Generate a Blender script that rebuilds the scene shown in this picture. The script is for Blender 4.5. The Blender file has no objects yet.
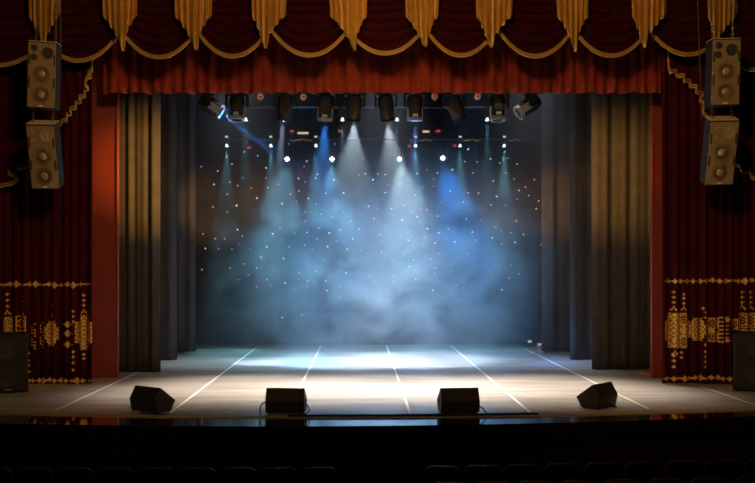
import bpy, bmesh, math, random
from mathutils import Vector, Matrix, Quaternion
random.seed(7)
S = bpy.context.scene
COL = S.collection
PI = math.pi
H, F, CX, CY = 2.463, 885.0, 360.0, 269.0          # eye height, focal length (px), vanishing point

def W(px, py, d):
    """world point seen at photo pixel (px,py) at distance d from the camera plane"""
    return Vector(((px - CX) * d / F, d, H - (py - CY) * d / F))
def WX(px, d): return (px - CX) * d / F
def WZ(py, d): return H - (py - CY) * d / F

# ------------------------------------------------------------------ materials
MATS = {}
def mat(name, col, rough=0.6, metal=0.0, emit=None, es=0.0, noise=None, sheen=0.0, bump=0.0, bscale=60.0, spec=None, coat=0.0):
    m = bpy.data.materials.new(name); m.use_nodes = True
    nt = m.node_tree; b = nt.nodes['Principled BSDF']
    b.inputs['Base Color'].default_value = (*col, 1)
    b.inputs['Roughness'].default_value = rough
    b.inputs['Metallic'].default_value = metal
    if spec is not None: b.inputs['Specular IOR Level'].default_value = spec
    if sheen:
        b.inputs['Sheen Weight'].default_value = sheen
        b.inputs['Sheen Tint'].default_value = (*[min(1, c * 4 + .02) for c in col], 1)
    if coat:
        b.inputs['Coat Weight'].default_value = coat; b.inputs['Coat Roughness'].default_value = .05
    if emit:
        b.inputs['Emission Color'].default_value = (*emit, 1); b.inputs['Emission Strength'].default_value = es
    if noise or bump:
        tc = nt.nodes.new('ShaderNodeTexCoord')
        n = nt.nodes.new('ShaderNodeTexNoise'); n.inputs['Scale'].default_value = bscale if not noise else noise[0]
        n.inputs['Detail'].default_value = 5
        nt.links.new(tc.outputs['Object'], n.inputs['Vector'])
        if noise:
            r = nt.nodes.new('ShaderNodeValToRGB')
            k = noise[1]
            r.color_ramp.elements[0].position = .3; r.color_ramp.elements[1].position = .7
            r.color_ramp.elements[0].color = (*[c * (1 - k) for c in col], 1)
            r.color_ramp.elements[1].color = (*[min(1, c * (1 + k)) for c in col], 1)
            nt.links.new(n.outputs['Fac'], r.inputs['Fac'])
            nt.links.new(r.outputs['Color'], b.inputs['Base Color'])
        if bump:
            n2 = nt.nodes.new('ShaderNodeTexNoise'); n2.inputs['Scale'].default_value = bscale; n2.inputs['Detail'].default_value = 3
            nt.links.new(tc.outputs['Object'], n2.inputs['Vector'])
            bp = nt.nodes.new('ShaderNodeBump'); bp.inputs['Strength'].default_value = bump; bp.inputs['Distance'].default_value = .02
            nt.links.new(n2.outputs['Fac'], bp.inputs['Height']); nt.links.new(bp.outputs['Normal'], b.inputs['Normal'])
    MATS[name] = m
    return m

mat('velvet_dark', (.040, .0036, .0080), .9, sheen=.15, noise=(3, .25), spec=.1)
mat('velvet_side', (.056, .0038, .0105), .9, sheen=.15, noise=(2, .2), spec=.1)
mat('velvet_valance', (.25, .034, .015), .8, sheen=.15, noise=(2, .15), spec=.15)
mat('gold_satin', (.66, .36, .07), .40, sheen=.1, noise=(6, .12), spec=.4)
mat('gold_braid', (.52, .30, .06), .55, bump=.8, bscale=120)
mat('gold_thread', (.95, .52, .11), .5, noise=(20, .25))
mat('pillar_red', (.23, .036, .018), .5, noise=(1.5, .12))
mat('pillar_edge', (.34, .06, .03), .4)
mat('black_drape', (.050, .047, .045), .9, noise=(4, .15), spec=.15)
mat('star_cloth', (.006, .007, .010), .95, noise=(2, .3), spec=.1)
mat('black_wall', (.010, .010, .011), .95)
mat('black_front', (.010, .004, .004), .8)
mat('black_plastic', (.026, .021, .016), .6, bump=.2, bscale=300)
mat('cabinet_black', (.022, .020, .018), .6, bump=.25, bscale=200)
mat('steel', (.30, .28, .25), .4, .8)
mat('dark_metal', (.035, .033, .032), .5, .3)
mat('pipe_dark', (.06, .06, .06), .5, .5)
mat('grey_shell', (.50, .46, .40), .45)
mat('brown_glass', (.10, .055, .02), .15, spec=.6)
mat('plate_bright', (.85, .75, .6), .3, .2)
mat('cone_ring', (.22, .16, .075), .5, .2)
mat('cap_gold', (.50, .38, .20), .4, .3)
mat('top_lit_tone', (.75, .60, .38), .5)  # bright warm tone carries the light falling on the cabinet tops
mat('speaker_black', (.008, .0075, .007), .7)
mat('grille', (.34, .25, .12), .5, .3, noise=(25, .15), bump=.5, bscale=250)
mat('cone_grey', (.30, .22, .11), .5, .2)
mat('cone_dark', (.035, .032, .028), .6)
mat('plate_white', (.85, .8, .65), .4)
mat('cable_brown', (.10, .05, .025), .6)
mat('cable_black', (.012, .011, .010), .6)
mat('tape_white', (.78, .78, .76), .6)
mat('tape_orange', (.95, .20, .03), .6)
mat('nosing_ochre', (.50, .34, .12), .5, noise=(8, .3))
mat('seat_cloth', (.010, .004, .005), .9)
mat('seat_rim', (.5, .07, .07), .35)
mat('seat_plate', (.8, .75, .65), .25, .8)
mat('copper_lens', (.75, .30, .18), .35, .3, emit=(.8, .32, .18), es=.14, noise=(40, .5))
mat('hall_carpet', (.012, .004, .005), .95)
mat('dark_lens', (.02, .02, .025), .1)
def glow(name, col, s): return mat(name, (.02, .02, .02), .5, emit=col, es=s)
glow('lens_white', (.85, .95, 1), 14); glow('lens_warm', (1, .93, .8), 22); glow('lens_blue', (.05, .30, 1), 3)
glow('lens_teal', (.75, .97, 1), 2.2); glow('disp_white', (.8, .9, .9), .6)
glow('led_red', (1, .06, .07), .5); glow('led_amber', (1, .72, .40), .75)
glow('star_white', (.85, .97, 1), .9); glow('star_orange', (1, .66, .36), .65)
glow('star_magenta', (1, .10, .62), .8); glow('star_purple', (.45, .12, 1), .8)

# stage floor: pale grey dance vinyl, scuffed
def floor_material():
    m = bpy.data.materials.new('stage_vinyl'); m.use_nodes = True
    nt = m.node_tree; b = nt.nodes['Principled BSDF']; L = nt.links.new
    tc = nt.nodes.new('ShaderNodeTexCoord')
    mp = nt.nodes.new('ShaderNodeMapping'); mp.inputs['Scale'].default_value = (.25, 1.3, 1)
    L(tc.outputs['Object'], mp.inputs['Vector'])
    n = nt.nodes.new('ShaderNodeTexNoise'); n.inputs['Scale'].default_value = 2.0; n.inputs['Detail'].default_value = 6
    L(mp.outputs[0], n.inputs['Vector'])
    r = nt.nodes.new('ShaderNodeValToRGB')
    r.color_ramp.elements[0].position = .32; r.color_ramp.elements[0].color = (.43, .41, .38, 1)
    r.color_ramp.elements[1].position = .66; r.color_ramp.elements[1].color = (.56, .54, .51, 1)
    L(n.outputs['Fac'], r.inputs['Fac']); L(r.outputs['Color'], b.inputs['Base Color'])
    r2 = nt.nodes.new('ShaderNodeMapRange'); r2.inputs['To Min'].default_value = .16; r2.inputs['To Max'].default_value = .30
    L(n.outputs['Fac'], r2.inputs['Value']); L(r2.outputs[0], b.inputs['Roughness'])
    b.inputs['Specular IOR Level'].default_value = .85
    MATS['stage_vinyl'] = m
floor_material()
def lip_material():
    m = mat('lip_polish', (.020, .010, .008), .06, noise=(6, .4), spec=1.0, coat=1.0)
lip_material()

# ------------------------------------------------------------------ mesh builder
class MB:
    def __init__(s): s.v = []; s.f = []
    def add(s, vs, fs):
        o = len(s.v); s.v += [Vector(v) for v in vs]; s.f += [tuple(i + o for i in f) for f in fs]; return s
    def box(s, c, size, rot=None):
        x, y, z = [k / 2 for k in size]
        vs = [Vector(p) for p in ((-x, -y, -z), (x, -y, -z), (x, y, -z), (-x, y, -z), (-x, -y, z), (x, -y, z), (x, y, z), (-x, y, z))]
        if rot is not None: vs = [rot @ v for v in vs]
        c = Vector(c)
        return s.add([v + c for v in vs], [(0, 3, 2, 1), (4, 5, 6, 7), (0, 1, 5, 4), (1, 2, 6, 5), (2, 3, 7, 6), (3, 0, 4, 7)])
    def cyl(s, p0, p1, r0, r1=None, n=16, cap=True):
        r1 = r0 if r1 is None else r1
        p0, p1 = Vector(p0), Vector(p1); d = (p1 - p0).normalized()
        a = d.orthogonal().normalized(); b = d.cross(a)
        vs = []
        for p, r in ((p0, r0), (p1, r1)):
            for k in range(n):
                t = 2 * PI * k / n; vs.append(p + a * (math.cos(t) * r) + b * (math.sin(t) * r))
        fs = [(k, (k + 1) % n, n + (k + 1) % n, n + k) for k in range(n)]
        if cap: fs += [tuple(reversed(range(n))), tuple(range(n, 2 * n))]
        return s.add(vs, fs)
    def lathe(s, prof, n=20, axis_rot=None, c=(0, 0, 0)):
        """prof: (r, z) pairs revolved about z, then rotated and moved"""
        vs = []; c = Vector(c)
        for r, z in prof:
            for k in range(n):
                t = 2 * PI * k / n; p = Vector((r * math.cos(t), r * math.sin(t), z))
                if axis_rot is not None: p = axis_rot @ p
                vs.append(p + c)
        fs = []
        for i in range(len(prof) - 1):
            for k in range(n):
                fs.append((i * n + k, i * n + (k + 1) % n, (i + 1) * n + (k + 1) % n, (i + 1) * n + k))
        fs += [tuple(reversed(range(n))), tuple(range((len(prof) - 1) * n, len(prof) * n))]
        return s.add(vs, fs)
    def tube(s, path, r, n=8, closed=False):
        path = [Vector(p) for p in path]; m = len(path); vs = []; up = None
        for i, p in enumerate(path):
            a = path[i - 1] if (i > 0 or closed) else p
            b = path[(i + 1) % m] if (i < m - 1 or closed) else p
            t = (b - a).normalized()
            if up is None: up = t.orthogonal().normalized()
            up = (up - t * up.dot(t)).normalized(); bi = t.cross(up)
            for k in range(n):
                q = 2 * PI * k / n; vs.append(p + up * (math.cos(q) * r) + bi * (math.sin(q) * r))
        fs = []
        for i in range(m if closed else m - 1):
            j = (i + 1) % m
            for k in range(n): fs.append((i * n + k, i * n + (k + 1) % n, j * n + (k + 1) % n, j * n + k))
        if not closed: fs += [tuple(reversed(range(n))), tuple(range((m - 1) * n, m * n))]
        return s.add(vs, fs)
    def prism(s, prof, x0, x1, inset=0):
        """(y,z) outline extruded along x"""
        n = len(prof)
        vs = [(x0, y, z) for y, z in prof] + [(x1, y, z) for y, z in prof]
        fs = [tuple(range(n)), tuple(reversed(range(n, 2 * n)))] + [(k, n + k, n + (k + 1) % n, (k + 1) % n) for k in range(n)]
        return s.add(vs, fs)
    def grid(s, fn, nu, nv):
        vs = [fn(i / nu, j / nv) for j in range(nv + 1) for i in range(nu + 1)]
        fs = [(j * (nu + 1) + i, j * (nu + 1) + i + 1, (j + 1) * (nu + 1) + i + 1, (j + 1) * (nu + 1) + i) for j in range(nv) for i in range(nu)]
        return s.add(vs, fs)
    def mesh(s, name, material, loc=(0, 0, 0), smooth=True, angle=.7, keep=False):
        loc = Vector(loc)
        me = bpy.data.meshes.new(name); me.from_pydata([v - loc for v in s.v], [], s.f); me.update()
        if not keep:
            bm = bmesh.new(); bm.from_mesh(me); bmesh.ops.recalc_face_normals(bm, faces=bm.faces); bm.to_mesh(me); bm.free()
        if smooth:
            me.shade_smooth(); me.set_sharp_from_angle(angle=angle)
        me.materials.append(MATS[material]); return me
    def build(s, name, material, parent=None, loc=(0, 0, 0), bevel=0, thick=0, **k):
        return link(name, s.mesh(name, material, loc, **k), parent, loc, bevel, thick)

def link(name, me, parent=None, loc=(0, 0, 0), bevel=0, thick=0):
    o = bpy.data.objects.new(name, me); COL.objects.link(o); o.location = loc
    if parent is not None: o.parent = parent
    if thick:
        md = o.modifiers.new('thickness', 'SOLIDIFY'); md.thickness = thick; md.offset = 0
    if bevel:
        md = o.modifiers.new('bevel', 'BEVEL'); md.width = bevel; md.segments = 2; md.limit_method = 'ANGLE'
    return o
def tag(o, label=None, cat=None, group=None, kind=None):
    if label: o['label'] = label
    if cat: o['category'] = cat
    if group: o['group'] = group
    if kind: o['kind'] = kind
    return o
def thing(name, label, cat, loc=(0, 0, 0), rot=None, group=None):
    o = bpy.data.objects.new(name, None); COL.objects.link(o); o.location = loc; o.empty_display_size = .1
    if rot is not None: o.rotation_mode = 'QUATERNION'; o.rotation_quaternion = rot
    return tag(o, label, cat, group)
def copy_tree(o, parent=None):
    c = o.copy(); COL.objects.link(c)
    if parent is not None: c.parent = parent
    for ch in list(o.children): copy_tree(ch, c)
    return c
def struct(o): o['kind'] = 'structure'; return o
ORD = ['first', 'second', 'third', 'fourth', 'fifth', 'sixth', 'seventh', 'eighth', 'ninth', 'tenth', 'eleventh', 'twelfth']

# ------------------------------------------------------------------ stage house
def edge_in(x): return 14.81 + .0145 * (x + .7) ** 2      # where the vinyl floor ends
def edge_out(x): return 13.92 + .0148 * (x + 1.5) ** 2    # outer edge of the polished lip
XW = 12.0
def slab(fa, fb, z0, z1, n=60):
    m = MB()
    xs = [-XW + 2 * XW * i / n for i in range(n + 1)]
    vs = []
    for x in xs: vs += [(x, fa(x), z1), (x, fb(x), z1), (x, fb(x), z0), (x, fa(x), z0)]
    fs = []
    for i in range(n):
        a, b = 4 * i, 4 * i + 4
        for k in range(4): fs.append((a + k, a + (k + 1) % 4, b + (k + 1) % 4, b + k))
    fs += [(0, 1, 2, 3), tuple(4 * n + k for k in (3, 2, 1, 0))]
    return m.add(vs, fs)
struct(slab(edge_in, lambda x: 30.0, -.30, 0).build('floor_stage', 'stage_vinyl'))
struct(slab(lambda x: edge_in(x) - .20, edge_in, -.07, -.003).build('trim_nosing', 'nosing_ochre'))
struct(slab(edge_out, lambda x: edge_in(x) - .20, -.30, -.012).build('trim_lip', 'lip_polish', angle=.5))
struct(slab(lambda x: edge_out(x) + .05, lambda x: edge_out(x) + .30, -1.3, -.30).build('wall_front', 'black_front'))
struct(MB().box((0, 8, -1.22), (24, 18, .10)).build('floor_hall', 'hall_carpet', smooth=False))
struct(MB().box((0, 30.1, 5), (24.4, .2, 11)).build('wall_back', 'black_wall', smooth=False))
struct(MB().box((-12.1, 25, 5), (.2, 10, 11)).build('wall_left', 'black_wall', smooth=False))
struct(MB().box((12.1, 25, 5), (.2, 10, 11)).build('wall_right', 'black_wall', smooth=False))
struct(MB().box((0, 25, 10.6), (24.4, 10.4, .2)).build('ceiling', 'black_wall', smooth=False))
# proscenium: red panels either side of the opening, header above
xl, xr = WX(118.5, 20), WX(651, 20)
def prosc(x0, x1, name):
    return struct(MB().box(((x0 + x1) / 2, 20.03, 5.0), (abs(x1 - x0), .06, 10)).build(name, 'pillar_red', bevel=.012))
prosc(-XW, xl, 'wall_proscenium_left'); prosc(xr, XW, 'wall_proscenium_right')
struct(MB().box(((xl + xr) / 2, 20.03, 8.3), (xr - xl - .004, .05, 3.4)).build('wall_proscenium_top', 'black_wall', smooth=False))
for nm, x, sg in (('trim_proscenium_left', xl, -1), ('trim_proscenium_right', xr, 1)):
    struct(MB().box((x + sg * .0185, 19.982, 3.3), (.035, .04, 6.6)).build(nm, 'pillar_edge', bevel=.008))

# white tape over the joints of the dance floor
tapes = [(-5.30, 15.4, 23.4, 'outside the left black legs'), (-3.25, 15.2, 28.4, 'meeting the tilted wedge monitor at left'),
         (-1.25, 15.2, 28.4, 'running up to the boxy wedge monitor left of centre'), (.855, 15.0, 28.4, 'running straight up the middle of the stage'),
         (2.92, 15.2, 28.4, 'just past the wedge monitor right of centre'), (5.08, 15.6, 28.4, 'passing behind the tilted wedge monitor at right'),
         (7.15, 15.9, 18.6, 'leading to the floor loudspeaker at right')]
for x, y0, y1, where in tapes:
    m = MB()
    m.box((x, (y0 + y1) / 2, .0025), (.048, y1 - y0, .003))
    tag(m.build('floor_tape', 'tape_white', smooth=False), 'white floor tape seam ' + where, 'tape', 'white tape seams on the stage floor')
p = W(647, 374, F * H / (374 - CY)); m = MB()
m.box((p.x, p.y, .003), (.32, .15, .004)); m.box((p.x - .02, p.y, .0035), (.10, .70, .004))
tag(m.build('floor_mark', 'tape_orange', smooth=False, loc=(p.x, p.y, 0)), 'orange tape cross on the floor beside the right red proscenium pillar', 'tape mark')

# ------------------------------------------------------------------ drapes
def fold(x, amp, wl, ph=0):
    k = 2 * PI / wl
    return amp * (.55 * math.sin(k * x + ph) + .3 * math.sin(1.73 * k * x + 1.3 + ph * 2) + .22 * math.sin(.47 * k * x + 2.1 + ph))
def drape(name, material, x0, x1, z0, z1, d, amp, wl, ph=0, nu=None, nv=12, thick=.012, parent=None, hem=0, flare=.35, curl=None):
    nu = nu or int(abs(x1 - x0) / wl * 14) + 8
    def fn(u, v):
        x = x0 + (x1 - x0) * u
        y = d + fold(x, amp * (1 + flare * (1 - v)), wl, ph) + .02 * math.sin(v * 5 + x * 2)
        if curl is not None:
            q = max(0, 1 - abs(x - curl) / .17); y += .16 * q * q
        z = z0 + (z1 - z0) * v
        if hem and v == 0: z += hem * math.sin(2 * PI * x / wl + ph)
        return (x, y, z)
    m = MB().grid(fn, nu, nv)
    return m.build(name, material, parent, loc=((x0 + x1) / 2, d, z0), thick=thick, angle=1.6, keep=True)

# black legs (masking drapes)
legs = [(-9.2, 159, 21.0, 'outermost black masking leg at left, streaked with amber light', .30, .062),
        (-9.4, 175, 23.8, 'middle black masking leg at left, behind the amber lit one', .55, .10),
        (-9.6, 194.5, 26.2, 'innermost black masking leg at left, beside the star backdrop', .5, .09)]
legsR = [(9.9, 593.5, 21.5, 'outermost black masking leg at right, bright amber fold along its edge', .40, .05),
         (10.1, 571, 23.9, 'middle black masking leg at right, behind the amber edged one', .6, .10),
         (10.3, 542.5, 26.3, 'innermost black masking leg at right, beside the star backdrop', .5, .09)]
for i, (xo, px, d, lb, wl, am) in enumerate(legs + legsR):
    xe = WX(px, d)
    o = drape('leg_drape', 'black_drape', min(xo, xe), max(xo, xe), .015, 9.6, d, am * .6, wl, ph=i * 1.7, nv=20, nu=360, curl=xe)
    tag(o, lb, 'stage curtain', 'black masking legs')

# star cloth backdrop
DB = 28.7
bd = thing('star_backdrop_curtain', 'dark star cloth backdrop curtain dotted with white and pink lights', 'backdrop', (WX(370, DB), DB, 0))
def bdfold(x): return fold(x, .03, .9)
xb0, xb1 = WX(120, DB), WX(620, DB)
m = MB().grid(lambda u, v: (xb0 + (xb1 - xb0) * u, DB + bdfold(xb0 + (xb1 - xb0) * u), .015 + 9.4 * v), 160, 10)
L = Vector((WX(370, DB), DB, 0))
c = m.build('cloth', 'star_cloth', bd, thick=.012, angle=1.6, keep=True)
c.data.transform(Matrix.Translation(-L))
Z1 = dict(o=(180, 130), w=[(128,205),(187,196),(178,242),(290,257),(213,285),(325,143),(332,218),(385,278),(447,183),(484,258),(449,230),(512,181),(518,167),(550,239),(617,237),(581,188),(478,117),(472,308),(533,318),(605,378),(648,344),(652,410),(712,288),(733,334),(676,374),(700,165),(728,188),(631,450),(557,440),(563,389),(479,387),(470,434),(327,441),(350,392),(235,401),(217,376),(95,447),(293,97),(752,395)],
  a=[(86,392),(133,410),(195,450),(177,310),(124,291),(142,155),(195,128),(175,102),(243,82)],
  m=[(268,218),(370,205),(325,180),(416,242),(440,269),(513,280),(615,308),(574,328),(686,321),(743,295),(746,166),(676,170),(689,107),(472,345),(377,370),(385,414),(432,390),(412,442),(517,411),(523,370),(682,455),(725,436),(499,452),(468,138),(473,195),(168,410),(145,449),(221,432),(264,449),(305,478),(217,210),(585,265)],
  p=[(79,138),(590,419),(237,180),(584,52),(410,52)])
Z2 = dict(o=(370, 130), w=[(57,168),(12,187),(114,203),(58,236),(171,246),(178,164),(255,162),(311,150),(241,186),(128,284),(81,296),(15,334),(121,340),(178,327),(256,325),(38,394),(44,462),(145,416),(217,372),(260,388),(246,427),(321,422),(296,373),(363,335),(352,271),(387,385),(399,416),(462,407),(458,283),(478,251),(303,230),(371,72),(548,424)],
  a=[(389,161),(455,109),(521,106),(556,129),(513,161),(466,192),(410,238),(563,228),(544,185),(638,267),(629,297),(553,344),(474,366),(532,388),(580,395),(647,433),(357,119),(405,120),(491,124),(600,247)],
  m=[(30,165),(200,217),(241,212),(215,150),(268,273),(26,296),(92,320),(192,297),(214,302),(188,349),(116,402),(155,380),(207,405),(284,411),(8,436),(126,464),(418,339),(555,261),(511,284),(497,381),(371,237),(260,466),(369,467),(588,215),(199,262),(622,187),(498,430)],
  p=[(161,309),(56,356),(83,384),(88,435),(67,207),(106,246),(49,261),(42,420)])
Z3 = dict(o=(180, 240), w=[(390,70),(289,106),(328,150),(396,163),(450,125),(512,118),(481,155),(550,154),(555,191),(627,124),(602,218),(716,135),(750,188),(385,293),(459,283),(257,133)],
  a=[(353,112),(188,105)],
  m=[(241,90),(220,150),(288,176),(343,173),(432,82),(430,188),(484,93),(479,176),(446,147),(603,177),(659,185),(669,117),(706,218),(654,79),(733,153),(82,112),(306,67)], p=[(543,75)])
Z4 = dict(o=(370, 240), w=[(165,75),(148,100),(228,72),(248,106),(173,148),(237,190),(91,159),(34,188),(45,129),(2,135),(498,188)],
  a=[(305,118),(453,114),(526,144),(562,128)],
  m=[(84,75),(87,135),(65,190),(118,183),(278,102),(244,128),(245,168),(326,171),(487,111),(532,94),(653,139),(370,84),(17,155)], p=[(50,99),(206,115)])
stars = []
for Z in (Z1, Z2, Z3, Z4):
    for k in 'wamp':
        for (a, b) in Z[k]: stars.append((k, Z['o'][0] + a / 3.775, Z['o'][1] + b / 3.775))
stars.sort(key=lambda s: 'wamp'.index(s[0]))
smesh = {}
for k, mt, r in (('w', 'star_white', .030), ('a', 'star_orange', .028), ('m', 'star_magenta', .030), ('p', 'star_purple', .030)):
    smesh[k] = MB().lathe([(r * .3, -.012), (r, -.004), (r, .012)], 8, Matrix.Rotation(-PI / 2, 3, 'X')).mesh('star_light', mt)
    smesh[k].transform(Matrix.Scale(1, 4)); 
def star_pos(px, py):
    x = WX(px, DB - .04)
    return Vector((x, DB + bdfold(x) - .02, WZ(py, DB - .04)))
# every colour is spread between the hundred parts and the rest
random.shuffle(stars); SR = random.Random(3)
NAMES = {'w': 'white star light', 'a': 'amber star light', 'm': 'pink star light', 'p': 'violet star light'}
for k, px, py in stars[:100]:
    o = link('star_light', smesh[k], bd, star_pos(px, py) - L); o.scale = [SR.uniform(.65, 1.05)] * 3; o['label'] = NAMES[k]
rest = {}
mm = bpy.data.meshes.new('star_lights'); bmr = bmesh.new()
mats_order = ['w', 'a', 'm', 'p']
for k, px, py in stars[100:]:
    n0 = len(bmr.faces); tmp = smesh[k].copy(); tmp.transform(Matrix.Translation(star_pos(px, py) - L) @ Matrix.Scale(SR.uniform(.65, 1.05), 4)); bmr.from_mesh(tmp)
    bmr.faces.ensure_lookup_table()
    for f in bmr.faces[n0:]: f.material_index = mats_order.index(k)
    bpy.data.meshes.remove(tmp)
bmr.to_mesh(mm); bmr.free()
for k in ('star_white', 'star_orange', 'star_magenta', 'star_purple'): mm.materials.append(MATS[k])
o = link('star_lights', mm, bd); o['kind'] = 'stuff'

# red pleated valance behind the swags
vx0, vx1 = WX(103, 19.3), WX(661, 19.3)
def vfold(x, v):
    return fold(x, .055, .52, .6) + .035 * math.sin(2 * PI * x / .23 + 2 * math.sin(x * .9))
def vfn(u, v):
    x = vx0 + (vx1 - vx0) * u
    z = WZ(93, 19.3) + (WZ(-30, 19.3) - WZ(93, 19.3)) * v
    if v == 0: z += .016 * math.sin(2 * PI * x / .45) + .01 * math.sin(2 * PI * x / .19)
    return (x, 19.3 + vfold(x, v) * (1.25 - .5 * v), z)
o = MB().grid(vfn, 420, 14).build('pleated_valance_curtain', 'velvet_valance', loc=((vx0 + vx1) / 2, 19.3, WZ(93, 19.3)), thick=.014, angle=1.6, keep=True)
tag(o, 'wide pleated orange red valance hanging across the top of the stage', 'valance')

# side curtains with gold embroidery
DS = 18.95
def sfold(x): return fold(x, .05, .5, .4) - .115 * abs(math.sin(PI * x / .19 + .9 * math.sin(x * 2.3))) ** .8 + .06
def emb(cells, name, parent, loc, gs):
    """gold cross-stitch cells lying on the pleated cloth"""
    m = MB()
    for (i, j) in sorted(cells):
        x0, x1 = i * gs, (i + 1) * gs; z0, z1 = j * gs, (j + 1) * gs
        e = .06 * gs
        ya, yb = DS + sfold(x0) - .02, DS + sfold(x1) - .02
        m.add([(x0 + e, ya, z0 + e), (x1 - e, yb, z0 + e), (x1 - e, yb, z1 - e), (x0 + e, ya, z1 - e),
               (x0 + e, ya + .012, z0 + e), (x1 - e, yb + .012, z0 + e), (x1 - e, yb + .012, z1 - e), (x0 + e, ya + .012, z1 - e)],
              [(0, 1, 2, 3), (4, 7, 6, 5), (0, 4, 5, 1), (1, 5, 6, 2), (2, 6, 7, 3), (3, 7, 4, 0)])
    return m.build(name, 'gold_thread', parent, smooth=False)
GS = .0215
def cell(px, py): return round(WX(px, DS) / GS), round(WZ(py, DS) / GS)
def diamond(C, ci, cj, r):
    for a in range(-r, r + 1):
        for b in range(-r, r + 1):
            if abs(a) + abs(b) <= r: C.add((ci + a, cj + b))
def big(C, ci, cj, w, h, aw, ah, k=4):
    for a in range(-aw, aw + 1):
        for b in range(-h, h + 1):
            A, B = abs(a), abs(b)
            inside = (A <= w) or (B <= ah)
            if not inside: continue
            bb = min(B, abs(B - h * .62), key=abs) if B > ah else B
            if (A + round(bb)) % k == k - 1: continue
            if A == w and B > ah + (h - ah) * .8: continue
            C.add((ci + a, cj + b))
def frame_motif(C, ci, cj, w, h):
    for a in range(-w, w + 1):
        for b in range(-h, h + 1):
            A, B = abs(a), abs(b)
            if A == w or B == h or (A + B) in (2, 5, 6): C.add((ci + a, cj + b))
def dots(C, px, ys, r=1):
    for y in ys:
        i, j = cell(px, y); diamond(C, i, j, r)
def vee(C, px, y):
    i, j = cell(px, y)
    for a in (-2, -1, 1, 2): 
        C.add((i + a, j - abs(a))); C.add((i + a, j - abs(a) - 1))
    C.add((i, j)); C.add((i, j + 1))
def row(C, x0, x1, y, step=6.4):
    x = x0; k = 0
    while x < x1:
        i, j = cell(x, y + .5 * math.sin(x * .35)); diamond(C, i, j, 2 if k % 3 else 3)
        for a in (-4, -3, 3, 4): C.add((i + a, j))
        x += step; k += 1
def side_curtain(x0, x1, label, C, name='side_curtain'):
    t = thing(name, label, 'stage curtain', ((x0 + x1) / 2, DS, .02))
    loc = Vector(((x0 + x1) / 2, DS, .02))
    def fn(u, v):
        x = x0 + (x1 - x0) * u
        return (x, DS + sfold(x), .02 + (WZ(-20, DS) - .02) * v)
    c = MB().grid(fn, int((x1 - x0) / .016), 6).build('cloth', 'velvet_side', t, thick=.012, angle=1.6, keep=True)
    c.data.transform(Matrix.Translation(-loc))
    e = emb(C, 'embroidery', t, loc, GS); e.data.transform(Matrix.Translation(-loc)); e['label'] = 'gold geometric embroidery'
C = set()
row(C, -22, 92, 285); row(C, -22, 92, 381, 5.5)
i, j = cell(84, 333); big(C, i, j, 4, 17, 8, 10)
dots(C, 84, (295.5, 300.5, 306)); vee(C, 84, 311); dots(C, 84, (355, 359)); 
i, j = cell(52, 334); big(C, i, j, 4, 12, 6, 6); dots(C, 52, (306, 315, 317, 352))
i, j = cell(22, 324); frame_motif(C, i, j, 5, 7); i, j = cell(22, 336); frame_motif(C, i, j, 5, 5)
dots(C, 23, (297, 302, 307)); vee(C, 23, 312)
for y in (325, 334, 345):
    i, j = cell(68, y); diamond(C, i, j, 3)
    for a in (-4, 4, -5, 5): C.add((i + a, j))
dots(C, 73.5, (312, 317, 322, 352, 357, 363, 370)); dots(C, 29, (354, 361, 366, 372))
for x in (31.5, 35, 40, 43): 
    for y in range(323, 349, 3):
        if (x * 7 + y) % 4 < 3: i, j = cell(x, y + (x % 3)); C |= {(i, j), (i, j + 1), (i + 1, j)}
i, j = cell(8, 330); big(C, i, j, 4, 12, 5, 6); dots(C, 7.5, (295, 301, 307)); vee(C, 7.5, 312)
side_curtain(WX(-35, DS), WX(93, DS), 'dark red side curtain with gold embroidery beside left proscenium pillar', C)
C = set()
row(C, 667, 778, 281.5); row(C, 666.5, 778, 378.5, 5.5)
i, j = cell(672.5, 331); big(C, i, j, 5, 17, 8, 9); dots(C, 672, (293, 298, 302.5, 356, 361, 367)); vee(C, 672, 308); vee(C, 673, 352)
i, j = cell(682, 320); frame_motif(C, i, j, 3, 6); i, j = cell(682, 331); diamond(C, i, j, 4); i, j = cell(682, 342); frame_motif(C, i, j, 3, 6)
dots(C, 682.5, (294.5, 299, 304)); vee(C, 682, 308); dots(C, 680, (353, 358))
i, j = cell(696, 330); big(C, i, j, 5, 11, 7, 5); i, j = cell(687.5, 330); frame_motif(C, i, j, 2, 8)
i, j = cell(711, 324); frame_motif(C, i, j, 6, 5); i, j = cell(711, 337); frame_motif(C, i, j, 6, 5); i, j = cell(710, 330.5); diamond(C, i, j, 3)
dots(C, 703, (313, 318, 345, 352, 357, 362, 367)); dots(C, 701.5, (308.5,))
for x in (718, 720.5, 725.5): 
    for y in range(319, 347, 4): i, j = cell(x, y); C |= {(i, j), (i + 1, j + 1), (i, j + 1)}
i, j = cell(725, 320); diamond(C, i, j, 2); i, j = cell(725, 341); diamond(C, i, j, 2)
for x in (742, 749.5):
    dots(C, x, (293, 298, 303)); vee(C, x, 307); i, j = cell(x, 321); frame_motif(C, i, j, 3, 7); i, j = cell(x, 336); frame_motif(C, i, j, 3, 6)
i, j = cell(734, 325); frame_motif(C, i, j, 3, 5)
side_curtain(WX(661.5, DS), WX(790, DS), 'dark red side curtain with gold embroidery beside right proscenium pillar', C)

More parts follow.
